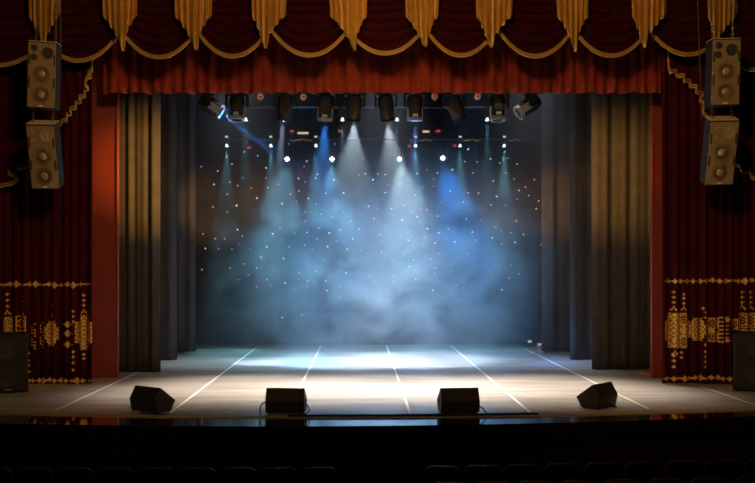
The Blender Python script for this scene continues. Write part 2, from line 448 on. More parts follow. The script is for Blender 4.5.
# ------------------------------------------------------------------ swags, tails (jabots) along the top
DW = 18.35
def catmull(pts, n):
    out = []
    for i in range(len(pts) - 1):
        p0, p1, p2, p3 = pts[max(i - 1, 0)], pts[i], pts[i + 1], pts[min(i + 2, len(pts) - 1)]
        for k in range(n):
            t = k / n
            out.append(tuple(.5 * (2 * b + (c - a) * t + (2 * a - 5 * b + 4 * c - d) * t * t + (3 * b - a - 3 * c + d) * t ** 3) for a, b, c, d in zip(p0, p1, p2, p3)))
    out.append(tuple(pts[-1])); return out
def sagcurve(xa, ya, xb, yb, low, u):
    x = xa + (xb - xa) * u
    base = ya + (yb - ya) * u
    s = low - (ya + yb) / 2
    return x, base + s * (1 - abs(2 * u - 1) ** 2.1)
swags = [(-40, 52, 44, 44, 65.5), (47, 44, 121, 31, 60.5), (118, 26, 197, 30, 57.5), (195, 28, 270, 28, 56.5), (269, 27, 348, 30, 55.5), (350, 33, 426, 26, 53.5),
         (423, 25, 495, 31, 55.5), (496, 27, 574, 28, 56.5), (577, 34, 648, 31, 56), (649, 30, 718, 40, 54.5), (716, 46, 800, 40, 70)]
where_s = ['behind the left hanging loudspeakers', 'just right of the left hanging loudspeakers', 'above the left red pillar', 'hanging over the leftmost moving heads', 'over the bright blue beam',
           'above the brightest white beams at the middle', 'just right of the middle of the row', 'over the right end of the moving head row', 'above the right black masking legs', 'just left of the right hanging loudspeakers', 'behind and right of the right hanging loudspeakers']
for si, (xa, ya, xb, yb, low) in enumerate(swags):
    dd = DW + .05 + (.03 if si % 2 else 0)
    cx = (xa + xb) / 2
    loc = W(cx, low, dd)
    t = thing('swag_drape', 'dark red draped swag with gold braid, ' + where_s[si], 'swag', loc, group='dark red swags along the top')
    def fn(u, v):
        x, y = sagcurve(xa, ya, xb, yb, low, u)
        # v: 0 top, 1 bottom. folds bunch up at both ends and hang in curves between
        ytop = -34
        w = v ** 1.0
        yy = ytop + (y - ytop) * (w * (1 - .25 * (1 - abs(2 * u - 1) ** 2)) + .25 * (1 - abs(2 * u - 1) ** 2) * w ** 1.8)
        env = math.sin(PI * min(max(u, 0), 1)) ** .5
        q = max(0, v - .35) / .65
        rip = math.sin(2 * PI * (6.5 * q ** .9) + .7 * math.sin(4 * u + si)) * .052 * env * min(1, q * 4)
        top = .02 * math.sin(2 * PI * 7 * u + si) * (1 - q)
        return W(x, yy, dd - .10 * env * v - rip - top) - loc
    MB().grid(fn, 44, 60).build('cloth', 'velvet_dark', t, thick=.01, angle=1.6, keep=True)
    tr = MB()
    for off, r in ((-1.9, .017), (-.55, .015), (.9, .021)):
        tr.tube([W(*[sagcurve(xa, ya, xb, yb, low, k / 36)[0], sagcurve(xa, ya, xb, yb, low, k / 36)[1] + off], dd - .10 * math.sin(PI * k / 36) ** .5 - .05) - loc for k in range(1, 36)], r, 6)
    tr.build('gold_trim', 'gold_braid', t)

jab = [(27, 61, 44, 46), (101, 138, 123, 51), (173, 213, 196, 50), (251, 288, 265, 48), (328, 368, 354.5, 50.5), (404, 440, 425.5, 46.5), (475, 515, 491, 47.5), (555.5, 590.5, 575, 51.5), (631, 668.5, 644, 47.5), (707, 739, 717, 45)]
where_j = ['above the left hanging loudspeakers', 'second from left, above the left red pillar', 'third from left, over the leftmost moving head', 'fourth from left, above the moving head with no beam', 'fifth from left, above the brightest white beam',
           'sixth from left, just right of the middle', 'seventh from left, above the rightmost moving heads', 'eighth from left, above the right black legs', 'ninth from left, above the right red pillar', 'above the right hanging loudspeakers']
for ji, (xa, xb, xt, yt) in enumerate(jab):
    flip = (xt - xa) / (xb - xa) < .5
    loc = W(xt, yt, DW - .15)
    t_ = (xt - xa) / (xb - xa)
    # stepped lower edge, from the outer corners down to the tip
    rs = random.Random(ji)
    bl = [(0, 17), (t_ * .18, 21), (t_ * .30, 22), (t_ * .38, 28), (t_ * .55, 30), (t_ * .63, 36.5), (t_ * .78, 38), (t_ * .84, 44), (t_ * .96, yt), (t_ + .04, yt + .5)]
    br = [(t_ + (1 - t_) * .13, yt - 4), (t_ + (1 - t_) * .18, 34), (t_ + (1 - t_) * .36, 32), (t_ + (1 - t_) * .42, 26.5), (t_ + (1 - t_) * .62, 25), (t_ + (1 - t_) * .68, 20), (t_ + (1 - t_) * .9, 18.5), (1, 15)]
    edge = bl + br
    def low_y(u):
        for (a, b), (c_, d_) in zip(edge, edge[1:]):
            if a <= u <= c_: return b + (d_ - b) * ((u - a) / max(c_ - a, 1e-6))
        return edge[-1][1]
    npl = 6
    def fn(u, v):
        x = xa + (xb - xa) * u; yl = low_y(u)
        yy = -30 + (yl + 30) * v
        x += (xt - x) * .10 * v * (1 if v > .6 else .5)
        f = .075 * math.sin(2 * PI * npl * u + .6 * ji) + .022 * math.sin(2 * PI * 13 * u + ji)
        f *= .6 + .6 * v
        return W(x, yy, DW - .18 - f - .07 * (1 - abs(2 * u - 1)))
    o = MB().grid(fn, 90, 14).build('jabot_drape', 'gold_satin', loc=loc, thick=.012, angle=1.6, keep=True)
    tag(o, 'gold pleated tail hanging between swags, ' + where_j[ji], 'curtain tail', 'gold tails between the swags')

# rail that carries the swags (just above the picture)
m = MB(); m.box((WX(380, DW), DW + .2, WZ(-36, DW)), (16.5, .5, .12)); 
tag(m.build('swag_rail', 'dark_metal', smooth=False), 'dark board along the top that carries the swags', 'rail')

# big cascading tails at both sides, edged with gold braid in a zigzag
def cascade(pts, label, side):
    d0 = 18.72
    pl = catmull(pts, 4)
    n = len(pl)
    loc = W(pts[len(pts) // 2][0], pts[len(pts) // 2][1], d0)
    t = thing('cascade_drape', label, 'curtain tail', loc, group='long red tails edged with zigzag gold braid')
    def dep(u, v): return d0 + .05 * math.sin(u * 2 * PI * (len(pts) / 4.0)) * (.3 + .7 * v)
    def fn(u, v):
        k = u * (n - 1); i = min(int(k), n - 2); f = k - i
        bx = pl[i][0] + (pl[i + 1][0] - pl[i][0]) * f; by = pl[i][1] + (pl[i + 1][1] - pl[i][1]) * f
        tx = pts[0][0] + (pts[-1][0] - pts[0][0]) * u
        x = tx + (bx - tx) * v ** .7; y = -25 + (by + 25) * v
        return W(x, y, dep(u, v)) - loc
    MB().grid(fn, n * 2, 14).build('cloth', 'velvet_side', t, thick=.01, angle=1.6, keep=True)
    tr = MB()
    for off, r in ((-1.6, .020), (.9, .024)):
        tr.tube([W(x, y + off, dep(i / (n - 1), 1) - .04) - loc for i, (x, y) in enumerate(pl)], r, 6)
    tr.build('gold_trim', 'gold_braid', t)
cascade([(-25, 194), (-8, 188), (10, 184), (18, 179), (9, 174), (11, 170), (26, 166), (29, 160), (23, 155), (25, 148), (36, 143), (44, 136), (48, 128), (60, 125), (62, 121), (67, 120), (66, 115), (71, 114), (70, 109), (76, 108), (75, 103), (81, 102), (79, 97), (85, 96), (83, 90), (88, 89), (85, 84), (87, 78), (91, 77), (88, 72), (92, 70), (91.5, 62), (94, 52)],
        'long dark red tail with zigzag gold edge behind left hanging loudspeakers', -1)
cascade([(668.5, 46), (668.5, 58), (669, 68), (671, 72), (676, 71), (677, 76), (684, 76), (684, 81), (690, 81), (690, 86), (697, 87), (696, 92), (703, 94), (700, 100), (705, 105), (703, 112), (712, 122), (714, 132), (722, 140), (722, 150), (731, 158), (733, 164), (740, 166), (742, 171), (749, 172), (752, 178), (760, 180), (775, 190)],
        'long dark red tail with zigzag gold edge behind right hanging loudspeakers', 1)

# ------------------------------------------------------------------ hanging loudspeakers
def ring(m, c, r, dep=.03, n=24):
    """shallow cone driver facing -y"""
    m.lathe([(r, 0), (r, .005), (r * .93, .008), (r * .86, .003), (r * .45, .001), (r * .30, .004), (r * .16, .008), (.004, .009)], n, Matrix.Rotation(PI / 2, 3, 'X'), c)
def speaker(loc, yaw, pitch, label, upper, mirror=1, roll=0):
    """origin at the top back edge centre; cabinet hangs below"""
    rot = Quaternion((0, 0, 1), yaw) @ Quaternion((1, 0, 0), pitch) @ Quaternion((0, 1, 0), roll)
    t = thing('hanging_loudspeaker', label, 'loudspeaker', loc, rot, 'loudspeakers hung beside the stage')
    w, h, d = .56, 1.30, .46
    m = MB()
    prof = [(-w / 2, -d / 2), (w / 2, -d / 2), (w / 2 * .95, d / 2), (-w / 2 * .95, d / 2)]
    m.add([(x, y, 0) for x, y in prof] + [(x, y, -h) for x, y in prof], [(0, 1, 2, 3), (7, 6, 5, 4), (0, 4, 5, 1), (1, 5, 6, 2), (2, 6, 7, 3), (3, 7, 4, 0)])
    m.build('cabinet', 'cabinet_black' if upper else 'cabinet_black', t, bevel=.012)
    m = MB().box((0, 0, .006), (w * .97, d * .93, .014)); m.build('lit_top', 'top_lit_tone', t, bevel=.004)  # pale sheet paints the lit top onto the black cabinet
    m = MB().box((0, -d / 2 - .008, -h / 2), (w - .03, .018, h - .05)); g = m.build('grille', 'grille', t, bevel=.008)
    yf = -d / 2 - .017
    for cz, r in ((-.63, .185), (-1.03, .185)):
        m = MB(); ring(m, (0, yf, cz), r); wf = m.build('woofer', 'cone_ring', t)
        MB().lathe([(.075, 0), (.068, .010), (.045, .018), (.01, .022)], 16, Matrix.Rotation(PI / 2, 3, 'X'), (0, yf - .002, cz)).build('dust_cap', 'cap_gold', wf)
        MB().lathe([(r * .98, 0), (r * .98, .007), (r * .80, .008), (r * .80, 0)], 24, Matrix.Rotation(PI / 2, 3, 'X'), (0, yf - .003, cz)).build('surround', 'cone_grey', wf)
    m = MB(); ring(m, (.10 * mirror, yf, -.22), .115); m.build('midrange', 'cone_dark' if upper else 'cap_gold', t)
    for q, (cx, cz) in enumerate(((-.15, -.13), (-.15, -.31))):
        m = MB(); ring(m, (cx * mirror, yf, cz), .066 if upper else .035, n=16); m.build('tweeter', 'cone_dark' if upper else 'cap_gold', t)
    for sx in (-1, 1):
        for cz in (-.35, -.80): MB().box((sx * .235, yf, cz), (.035, .012, .20)).build('port', 'cone_dark', t, bevel=.004)
    MB().box((0, yf - .008, -h + .055), (.085, .012, .032)).build('badge', 'plate_white', t, bevel=.003)
    for sx in (-1, 1):
        m = MB()
        for k in range(3): m.box((sx * w * .475, .02, -.28 - k * .20), (.02, .07, .10))
        m.build('rigging_plate', 'dark_metal', t, bevel=.004)
    return t
def chains(t, pts_pairs, name='suspension_chain'):
    inv = Matrix.LocRotScale(t.location, t.rotation_quaternion, None).inverted()
    for p0, p1, r in pts_pairs:
        m = MB(); p0, p1 = Vector(p0), Vector(p1); n = max(2, int((p1 - p0).length / .07))
        if n > 60: n = 60
        for k in range(n):
            a = p0.lerp(p1, k / n); b = p0.lerp(p1, (k + 1) / n); mid = (a + b) / 2
            ax = Vector((1, 0, 0)) if k % 2 else Vector((0, 1, 0))
            dirv = (b - a) * .62; loop = []
            for q in range(10):
                th = 2 * PI * q / 10; loop.append(inv @ (mid + dirv * math.cos(th) + ax * (r * 1.7 * math.sin(th))))
            m.tube(loop, r * .55, 5, closed=True)
        m.build(name, 'steel', t)
DSP = 17.5
def mk_pair(pxu, pyu, yawu, pxl, pyl, yawl, pitl, side, mirror, roll):
    a = W(pxu, pyu, DSP); b = W(pxl, pyl, DSP)
    u = speaker(a, yawu, math.radians(5), 'upper black loudspeaker with mesh front hanging at %s of stage' % side, True, mirror, roll)
    l = speaker(b, yawl, math.radians(pitl), 'lower tilted loudspeaker hanging under another at %s of stage' % side, False, mirror)
    mu = Matrix.LocRotScale(u.location, u.rotation_quaternion, None); ml = Matrix.LocRotScale(l.location, l.rotation_quaternion, None)
    for sx in (-.19, .19):
        top = mu @ Vector((sx, .05, 0.01)); chains(u, [(top, (top.x, top.y, WZ(-40, DSP)), .012)])
        lo = ml @ Vector((sx, -.02, .02)); hi = mu @ Vector((sx, .0, -1.30)); chains(l, [(lo, hi, .014)], 'hook')
    return u, l
R = math.radians
mk_pair(45.5, 43.5, R(6), 43, 122.5, R(5), 19, 'left', 1, R(2.6))
mk_pair(723, 40.5, R(-5), 722, 118.5, R(-7), 20, 'right', 1, 0)
# the cloth-wrapped cable next to the right stack
m = MB(); m.tube([W(697 + k * .35, -20 + k * 10, 17.8) for k in range(15)], .010, 6)
tag(m.build('hanging_cable', 'cable_brown', loc=W(700, 120, 17.8)), 'thin brown cable hanging beside the right loudspeakers', 'cable')
m = MB(); m.tube([W(60.5 + .02 * k, -20 + k * 7, 17.95) for k in range(10)], .010, 6)
tag(m.build('hanging_cable', 'steel', loc=W(60.5, 45, 17.95)), 'thin cable hanging beside the left loudspeakers', 'cable')

# loudspeakers standing on the stage at both sides
def floor_speaker(xc, y, label, yaw, w=.86, h=1.16):
    t = thing('floor_loudspeaker', label, 'loudspeaker', (xc, y, 0), Quaternion((0, 0, 1), yaw), group='loudspeakers standing at the stage sides')
    MB().box((0, 0, h / 2 + .02), (w, .55, h)).build('cabinet', 'speaker_black', t, bevel=.02)
    MB().box((0, -.283, h / 2 + .02), (w - .06, .02, h - .06)).build('grille', 'speaker_black', t, bevel=.01)
    for z in (.34, .88):
        m = MB(); ring(m, (.02, -.296, z), .215); m.build('woofer', 'cabinet_black', t)
    MB().box((.05, -.30, .075), (.13, .012, .03)).build('badge', 'grille', t, bevel=.003)
    for sx in (-1, 1):
        for sy in (-1, 1): MB().cyl((sx * (w / 2 - .08), sy * .2, 0), (sx * (w / 2 - .08), sy * .2, .025), .03).build('foot', 'cable_black', t)
floor_speaker(WX(28, 17.5) - .55, 17.75, 'black floor loudspeaker with two woofers before left embroidered curtain', R(22))
floor_speaker(WX(733, 17.7) + .57, 17.95, 'black floor loudspeaker with two woofers before right embroidered curtain', R(-23))

# ------------------------------------------------------------------ wedge monitors
WP = [(-.205, .015), (-.245, .215), (-.115, .435), (.22, .19), (.12, .015)]
def wedge(px, py, yaw, label):
    d = F * H / (py - CY)
    x = WX(px, d)
    t = thing('wedge_monitor', label, 'stage monitor', (x, d, 0), Quaternion((0, 0, 1), yaw), 'wedge monitors along the stage front')
    w = .665
    MB().prism(WP, -w / 2, w / 2).build('cabinet', 'black_plastic', t, bevel=.014)
    # grille on the sloping face towards the stage
    a, b = Vector((0, *WP[2])), Vector((0, *WP[3])); n = Vector((0, b.z - a.z, a.y - b.y)).normalized(); n = n if n.y > 0 else -n
    rot = Matrix((Vector((1, 0, 0)), (b - a).normalized(), n)).transposed()
    MB().box((a + b) / 2 + n * .004, (w - .08, (b - a).length - .07, .012), rot).build('grille', 'cabinet_black', t, bevel=.004)
    for sx in (-1, 1):
        m = MB(); m.lathe([(.055, 0), (.055, .006), (.042, .006), (.038, -.004), (.01, -.004)], 16, Matrix.Rotation(sx * PI / 2, 3, 'Y'), (sx * w / 2, .02, .19)); m.build('handle', 'cone_dark', t)
    for sx in (-1, 1):
        for sy in (-.2, .1): MB().cyl((sx * .27, sy, 0), (sx * .27, sy, .03), .022, n=10).build('foot', 'cable_black', t)
wedge(153, 410.5, R(-36), 'black wedge monitor turned to show its end, leftmost on stage front')
wedge(286.5, 412.0, R(-4), 'black wedge monitor seen from behind, second from left on stage front')
wedge(458, 411.8, R(5), 'black wedge monitor seen from behind, third from left on stage front')
wedge(596.5, 406.5, R(46), 'black wedge monitor turned to show its end, rightmost on stage front')
# cables
def cable(pts, label, r=.011):
    pts = [Vector(p) for p in pts]; path = [Vector(p) for p in catmull([tuple(p) for p in pts], 8)]
    m = MB(); m.tube(path, r, 7); tag(m.build('cable', 'cable_black', loc=pts[-1]), label, 'cable')
def fl(px, py, z=.012): 
    d = F * (H - z) / (py - CY); return (WX(px, d), d, z)
def pz(px, py, d): return tuple(W(px, py, d))
cable([pz(266, 402, 14.92), pz(262.5, 403.5, 14.9), pz(260.3, 407, 14.9), pz(260, 411, 14.9), fl(260.4, 415.2)], 'thin black cable looping from the second wedge monitor towards the lip', .010)
cable([pz(306.5, 404, 14.95), pz(309, 408, 14.93), pz(308.5, 411, 14.92), fl(305.5, 413.8), fl(301, 415.2)], 'thin black cable curling off the second wedge monitor away from the loop', .010)
cable([pz(479, 406, 14.95), pz(482.5, 408, 14.93), pz(485, 411.5, 14.93), fl(487, 414.8)], 'thin black cable trailing from the third wedge monitor', .010)
xs = [WX(p, 14.8) for p in range(288, 541, 12)]
cable([(x, edge_in(x) + .0 - .03, .018) for x in xs], 'thick black cable lying along the stage front edge between middle wedges', .019)
for k, (px0, pts) in enumerate(((150, [(140, 412.5), (150, 413.6), (160, 414.3), (167, 414.2)]), (600, [(598, 408), (606, 407.5), (611, 406), (616, 407)]))):
    cable([fl(*p, z=.014) for p in pts], 'short cable under the %s end-on wedge monitor' % ('left' if k == 0 else 'right'), .013)

# small footlights at the foot of the inner right leg
def footlight(px, py, label, w=.16, mt='disp_white'):
    d = F * H / (py - CY)
    t = thing('foot_light', label, 'stage lamp', (WX(px, d), d, 0), group='small lamps on the floor at the back')
    MB().box((0, 0, .07), (w, .12, .14)).build('housing', 'grey_shell', t, bevel=.01)
    MB().box((0, -.064, .10), (w * .7, .01, .05)).build('lens', mt, t)
footlight(540, 347.5, 'small pale lamp on the floor against the innermost right leg', .20)
d = 28.1
t = thing('foot_light', 'small dark lamp on the floor near right end of the star backdrop', 'stage lamp', (WX(529.5, d), d, 0), group='small lamps on the floor at the back')
MB().box((0, 0, .02), (.2, .16, .04)).build('base', 'dark_metal', t, bevel=.006)
MB().cyl((0, 0, .03), (0, 0, .10), .02).build('stem', 'dark_metal', t)
MB().box((0, 0, .165), (.15, .10, .13)).build('housing', 'dark_metal', t, bevel=.01)
MB().box((0, -.055, .165), (.11, .012, .06)).build('lens', 'disp_white', t)

# ------------------------------------------------------------------ lighting rig
LIGHTS = []
def spot(loc, direction, energy, col, angle, blend=.6, radius=.05, name='spot'):
    l = bpy.data.lights.new(name, 'SPOT'); l.energy = energy; l.color = col; l.spot_size = math.radians(angle); l.spot_blend = blend
    l.shadow_soft_size = radius
    o = bpy.data.objects.new(name, l); COL.objects.link(o); o.location = loc
    o.rotation_mode = 'QUATERNION'; o.rotation_quaternion = Vector(direction).normalized().to_track_quat('-Z', 'Y')
    LIGHTS.append(o); return o
DT, ZT = 21.9, 7.10
def truss(name, y, z, x0, x1, label):
    t = thing(name, label, 'truss', ((x0 + x1) / 2, y, z))
    o = Vector(((x0 + x1) / 2, y, z)); hw = (x1 - x0) / 2
    cs = [(-.14, 0), (.14, 0), (0, .25)]
    for cy, cz in cs: MB().cyl((-hw, cy, cz), (hw, cy, cz), .024, n=10).build('chord', 'pipe_dark', t)
    m = MB(); n = int((x1 - x0) / .35)
    for k in range(n):
        xa, xb = -hw + k * .35, -hw + (k + 1) * .35
        for (a, b) in ((0, 1), (1, 2), (2, 0)):
            p, q = cs[a], cs[b]
            m.cyl((xa, *p), (xb, *q), .010, n=6)
    m.build('lattice', 'pipe_dark', t)
    for sx in (-.8, 0, .8): MB().cyl((sx * hw, 0, .25), (sx * hw, 0, 10.48 - z), .008, n=6).build('cable', 'steel', t)
truss('lighting_truss', DT, ZT, WX(150, DT), WX(600, DT), 'dark triangular truss carrying the moving heads behind the valance')
def batten(y, z, x0, x1, label):
    t = thing('lighting_batten', label, 'pipe', ((x0 + x1) / 2, y, z)); hw = (x1 - x0) / 2
    MB().cyl((-hw, 0, 0), (hw, 0, 0), .022, n=10).build('pipe', 'pipe_dark', t)
    for sx in (-.85, -.3, .3, .85): MB().cyl((sx * hw, 0, .02), (sx * hw, 0, 10.48 - z), .007, n=6).build('cable', 'dark_metal', t)
    return t
YA = 24.6; ZA = WZ(107.5, YA); YB = 26.9; ZB = WZ(139, YB)
batten(YA, ZA, WX(200, YA), WX(590, YA), 'dark lighting pipe just behind the moving heads')
bb = batten(YB, ZB, WX(196, YB), WX(540, YB), 'dark lighting pipe in front of the star backdrop, low and far')
off = Vector((bb.location))
for (a, b) in ((290, 312), (418, 432), (463, 479), (509, 520)):
    m = MB(); m.tube([W(a + (b - a) * k / 6, 140 + .8 * math.sin(k * 1.4), YB - .04) - off for k in range(7)], .022, 6); o = m.build('wrapped_cable', 'nosing_ochre', bb); o['label'] = 'pale cable wrapped along the pipe'
m = MB(); m.tube([W(362 + (387 - 362) * k / 6, 134 + 5 * k / 6 + .5 * math.sin(k), YB - .03) - off for k in range(7)], .012, 6); m.build('slack_cable', 'pipe_dark', bb)

# moving heads: base, yoke and head share their meshes
def q_aim(d): return Vector(d).normalized().to_track_quat('Z', 'Y')
base_me = MB().box((0, 0, -.06), (.40, .34, .15)).box((0, 0, .05), (.10, .12, .12)).mesh('base', 'dark_metal')
m = MB(); m.box((0, 0, -.155), (.48, .20, .05))
for sx in (-1, 1):
    m.box((sx * .225, 0, -.29), (.05, .17, .30)); m.cyl((sx * .25, 0, -.37), (sx * .20, 0, -.37), .085, n=16)
yoke_me = m.mesh('yoke', 'dark_metal')
head_me = MB().lathe([(.06, -.20), (.13, -.19), (.165, -.12), (.175, .02), (.165, .10), (.15, .28), (.135, .33), (.115, .33)], 20).mesh('head', 'dark_metal')
m = MB()
for sx in (-1, 1): m.box((sx * .155, 0, .20), (.02, .15, .30))
m.lathe([(.155, .28), (.165, .30), (.165, .36), (.13, .36), (.13, .30)], 20)
shell_me = m.mesh('front_shell', 'grey_shell')
ring_me = MB().lathe([(.150, .30), (.158, .32), (.158, .355), (.125, .355), (.125, .32)], 20).mesh('front_ring', 'dark_metal')
panel_me = MB().box((0, -.158, .10), (.16, .03, .14)).mesh('panel', 'brown_glass')
plate_me = MB().box((0, -.150, .24), (.11, .03, .06)).mesh('plate', 'plate_bright')
lens_prof = [(.12, .325), (.12, .345), (.08, .358), (.02, .362)]
lens_me = {k: MB().lathe(lens_prof, 20).mesh('lens', k) for k in ('lens_white', 'lens_blue', 'dark_lens')}
BLUE, WHITE, VIO = (.04, .30, 1), (.72, .88, 1), (.22, .36, 1)
heads = [ # px, depth offset, direction, shell?, lens, light(energy,col,angle)
    (208, (1.0, .10, -.62), True, 'lens_blue', (22000, BLUE, 17), 'tilted to the right with a deep blue beam, leftmost on the truss'),
    (237, (0, -.12, -1), True, 'dark_lens', None, 'pale, pointing straight down without a beam, second from left'),
    (285, (-.12, .20, -1), False, 'lens_white', (4500, (.6, .72, 1), 14), 'dark, with a faint white beam, third from left'),
    (325.5, (-.05, .22, -1), True, 'lens_blue', (5000, BLUE, 28), 'pale, throwing the bright blue beam'),
    (354, (-.02, .30, -1), False, 'lens_white', (3300, WHITE, 46), 'dark, throwing the left one of two wide white beams'),
    (386, (.12, .32, -1), False, 'lens_white', (3000, (.85, .93, 1), 42), 'dark, throwing the right one of two wide white beams'),
    (415, (.0, .10, -1), True, 'lens_blue', (3000, VIO, 18), 'pale, with a dim violet blue beam right of the white ones'),
    (454.5, (.42, .15, -1), False, 'dark_lens', (500, VIO, 10), 'dark, tilted to the right with a very faint beam'),
    (497.5, (0, -.12, -1), True, 'dark_lens', None, 'pale, pointing straight down without a beam, second from right'),
    (531, (-1.0, -.15, -.72), True, 'dark_lens', None, 'pale, tilted to the left without a beam, rightmost on the truss')]
ZH = 6.86; HS = 1.14
for px, dr, shell, lens, li, lb in heads:
    loc = Vector((WX(px, DT), DT, ZH + .10))
    t = thing('moving_head_spotlight', 'moving head light ' + lb, 'stage light', loc, group='moving head lights on the front truss')
    t.scale = (HS, HS, HS); link('base', base_me, t)
    tiltx = abs(dr[0]) > .6
    yk = link('yoke', yoke_me, t)
    if tiltx: yk.rotation_euler = (0, 0, PI / 2)
    hd = link('head', head_me, t, (0, 0, -.37)); hd.rotation_mode = 'QUATERNION'
    dv = Vector(dr).normalized()
    zq = dv; xq = Vector((1, 0, 0)) if not tiltx else Vector((0, -1 if dr[0] > 0 else 1, 0))
    xq = (xq - zq * xq.dot(zq)).normalized(); yq = zq.cross(xq)
    if yq.y < 0 and not tiltx: pass
    mrot = Matrix((xq, yq, zq)).transposed()
    # keep the panel (local -y) turned to the hall
    if (mrot @ Vector((0, -1, 0))).y > .2: mrot = mrot @ Matrix.Rotation(PI, 3, 'Z')
    hd.rotation_quaternion = mrot.to_quaternion()
    if shell:
        o = link('front_shell', shell_me, hd); o['label'] = 'pale grey front shell'
        link('plate', plate_me, hd)
    else: link('front_ring', ring_me, hd)
    link('panel', panel_me, hd); link('lens', lens_me[lens], hd)
    if li:
        spot(loc + (Vector((0, 0, -.37)) + dv * .375) * HS, dv, li[0], li[1], li[2], .55, .06, 'moving_head_beam')

# round copper lensed lamps under the truss
for px, py, lb in ((260.5, 97, 'first'), (303.5, 97, 'second'), (434.5, 96.5, 'third'), (477.5, 96.5, 'fourth')):
    z = WZ(py, DT - .3); loc = Vector((WX(px, DT - .3), DT - .3, z))
    t = thing('round_spotlight', 'small round lamp with copper lens hanging among moving heads, %s from left' % lb, 'stage light', loc, group='small round copper lamps')
    MB().lathe([(.06, .16), (.088, .12), (.09, -.02), (.08, -.02)], 18, Matrix.Rotation(-PI / 2, 3, 'X')).build('housing', 'dark_metal', t)
    MB().lathe([(.08, .0), (.078, .014), (.05, .026), (.01, .03)], 18, Matrix.Rotation(PI / 2, 3, 'X'), (0, -.016, 0)).build('lens', 'copper_lens', t)
    MB().box((-.018, -.047, -.005), (.022, .01, .03)).box((.016, -.047, -.005), (.022, .01, .03)).box((0, -.047, .012), (.05, .01, .012)).build('filament_shield', 'dark_metal', t)
    MB().tube([(0, .06, .07), (0, .10, .3), (0, .16, ZT - z)], .012, 6).build('bracket', 'dark_metal', t)

# bright floods on the far pipe
par_body = MB().lathe([(.05, -.24), (.11, -.20), (.125, -.05), (.13, .03), (.12, .03)], 20).mesh('housing', 'dark_metal')
par_lens = MB().lathe([(.070, .0), (.070, .02), (.05, .036), (.02, .044)], 20).mesh('lens', 'lens_warm')
LB = (.40, .72, 1)
pars = [(287, 159.0, (-.10, -.42, -1), 1250, (.20, .68, 1), 50, 'above the pale cone left of the middle'), (332, 159.0, (.02, -.42, -1), 1250, (.18, .60, 1), 48, 'under the blue moving head beam'),
        (399.5, 159.0, (.12, -.42, -1), 900, (.62, .88, 1), 56, 'under the right white beam'), (443, 158.0, (.18, -.42, -1), 1600, (.02, .26, 1), 48, 'above the deep blue cone')]
for px, py, dr, en, cl, an, lb in pars:
    p = W(px, py, YB - .1); dv = Vector(dr).normalized()
    loc = Vector((p.x, YB, ZB))
    t = thing('flood_spotlight', 'glaring white round lamp on the far pipe, ' + lb, 'stage light', loc, group='glaring lamps on the far pipe')
    MB().tube([(-.14, p.y - loc.y, p.z - loc.z), (-.15, -.05, -.12), (0, 0, -.03), (.15, -.05, -.12), (.14, p.y - loc.y, p.z - loc.z)], .014, 6).build('yoke', 'dark_metal', t)
    lens_dir = Vector((-.10 * p.x, -1, -.18)).normalized()
    hq = lens_dir.to_track_quat('Z', 'Y')
    h_ = link('housing', par_body, t, p - loc); h_.rotation_mode = 'QUATERNION'; h_.rotation_quaternion = hq
    link('lens', par_lens, h_)
    spot(p + lens_dir * .09 + Vector((0, -.02, -.02)), dv, en, cl, an, .8, .08, 'flood_beam')

# slim LED spots: six on the far pipe, four on the nearer one
slim_body = MB().box((0, 0, -.11), (.15, .14, .22)).cyl((0, 0, -.20), (0, 0, -.33), .05, .06, 12).mesh('housing', 'black_plastic')
slim_disp = MB().box((0, -.075, -.06), (.085, .012, .055)).mesh('display', 'disp_white')
slim_lens = MB().lathe([(.05, -.335), (.05, -.35), (.03, -.36), (.01, -.362)], 14).mesh('lens', 'lens_teal')
def slim(px, py, y, zpipe, en, col, lb, disp, an=20):
    p = W(px, py, y - .05)
    top = p.z + .36
    loc = Vector((p.x, y, zpipe))
    t = thing('slim_spotlight', 'slim black lamp with white lens ' + lb, 'stage light', loc, group='slim lamps on the pipes')
    dz = top - zpipe
    MB().cyl((0, -.0, .03), (0, -.05, dz), .015, n=8).build('clamp', 'dark_metal', t) if abs(dz) > .02 else None
    hb = link('housing', slim_body, t, (0, -.05, dz))
    if disp: link('display', slim_disp, hb)
    ln = link('lens', slim_lens, hb); ln.location = (0, 0, 0)
    l2 = MB().lathe([(.035, 0), (.03, .012), (.008, .018)], 12, Matrix.Rotation(PI / 2, 3, 'X'), (0, -.055, -.31)).build('lens', 'lens_teal', hb)
    spot(p + Vector((0, -.04, -.04)), (0, -.05, -1), en, col, an, .7, .03, 'slim_beam')
TEAL = (.25, .80, 1)
for px, lb in ((227, 'first from left on the far pipe'), (271, 'second from left on the far pipe'), (316, 'third from left on the far pipe'), (415.5, 'fourth from left on the far pipe'), (460, 'fifth from left on the far pipe'), (504, 'sixth from left on the far pipe')):
    slim(px, 147, YB, ZB, 1000, TEAL, lb, True, 24)
for px, lb in ((246, 'first from left behind the moving heads'), (342.5, 'second from left behind the moving heads'), (397, 'third from left behind the moving heads'), (487, 'fourth from left behind the moving heads')):
    slim(px, 121, YA, ZA, 900, TEAL, lb, False, 16)
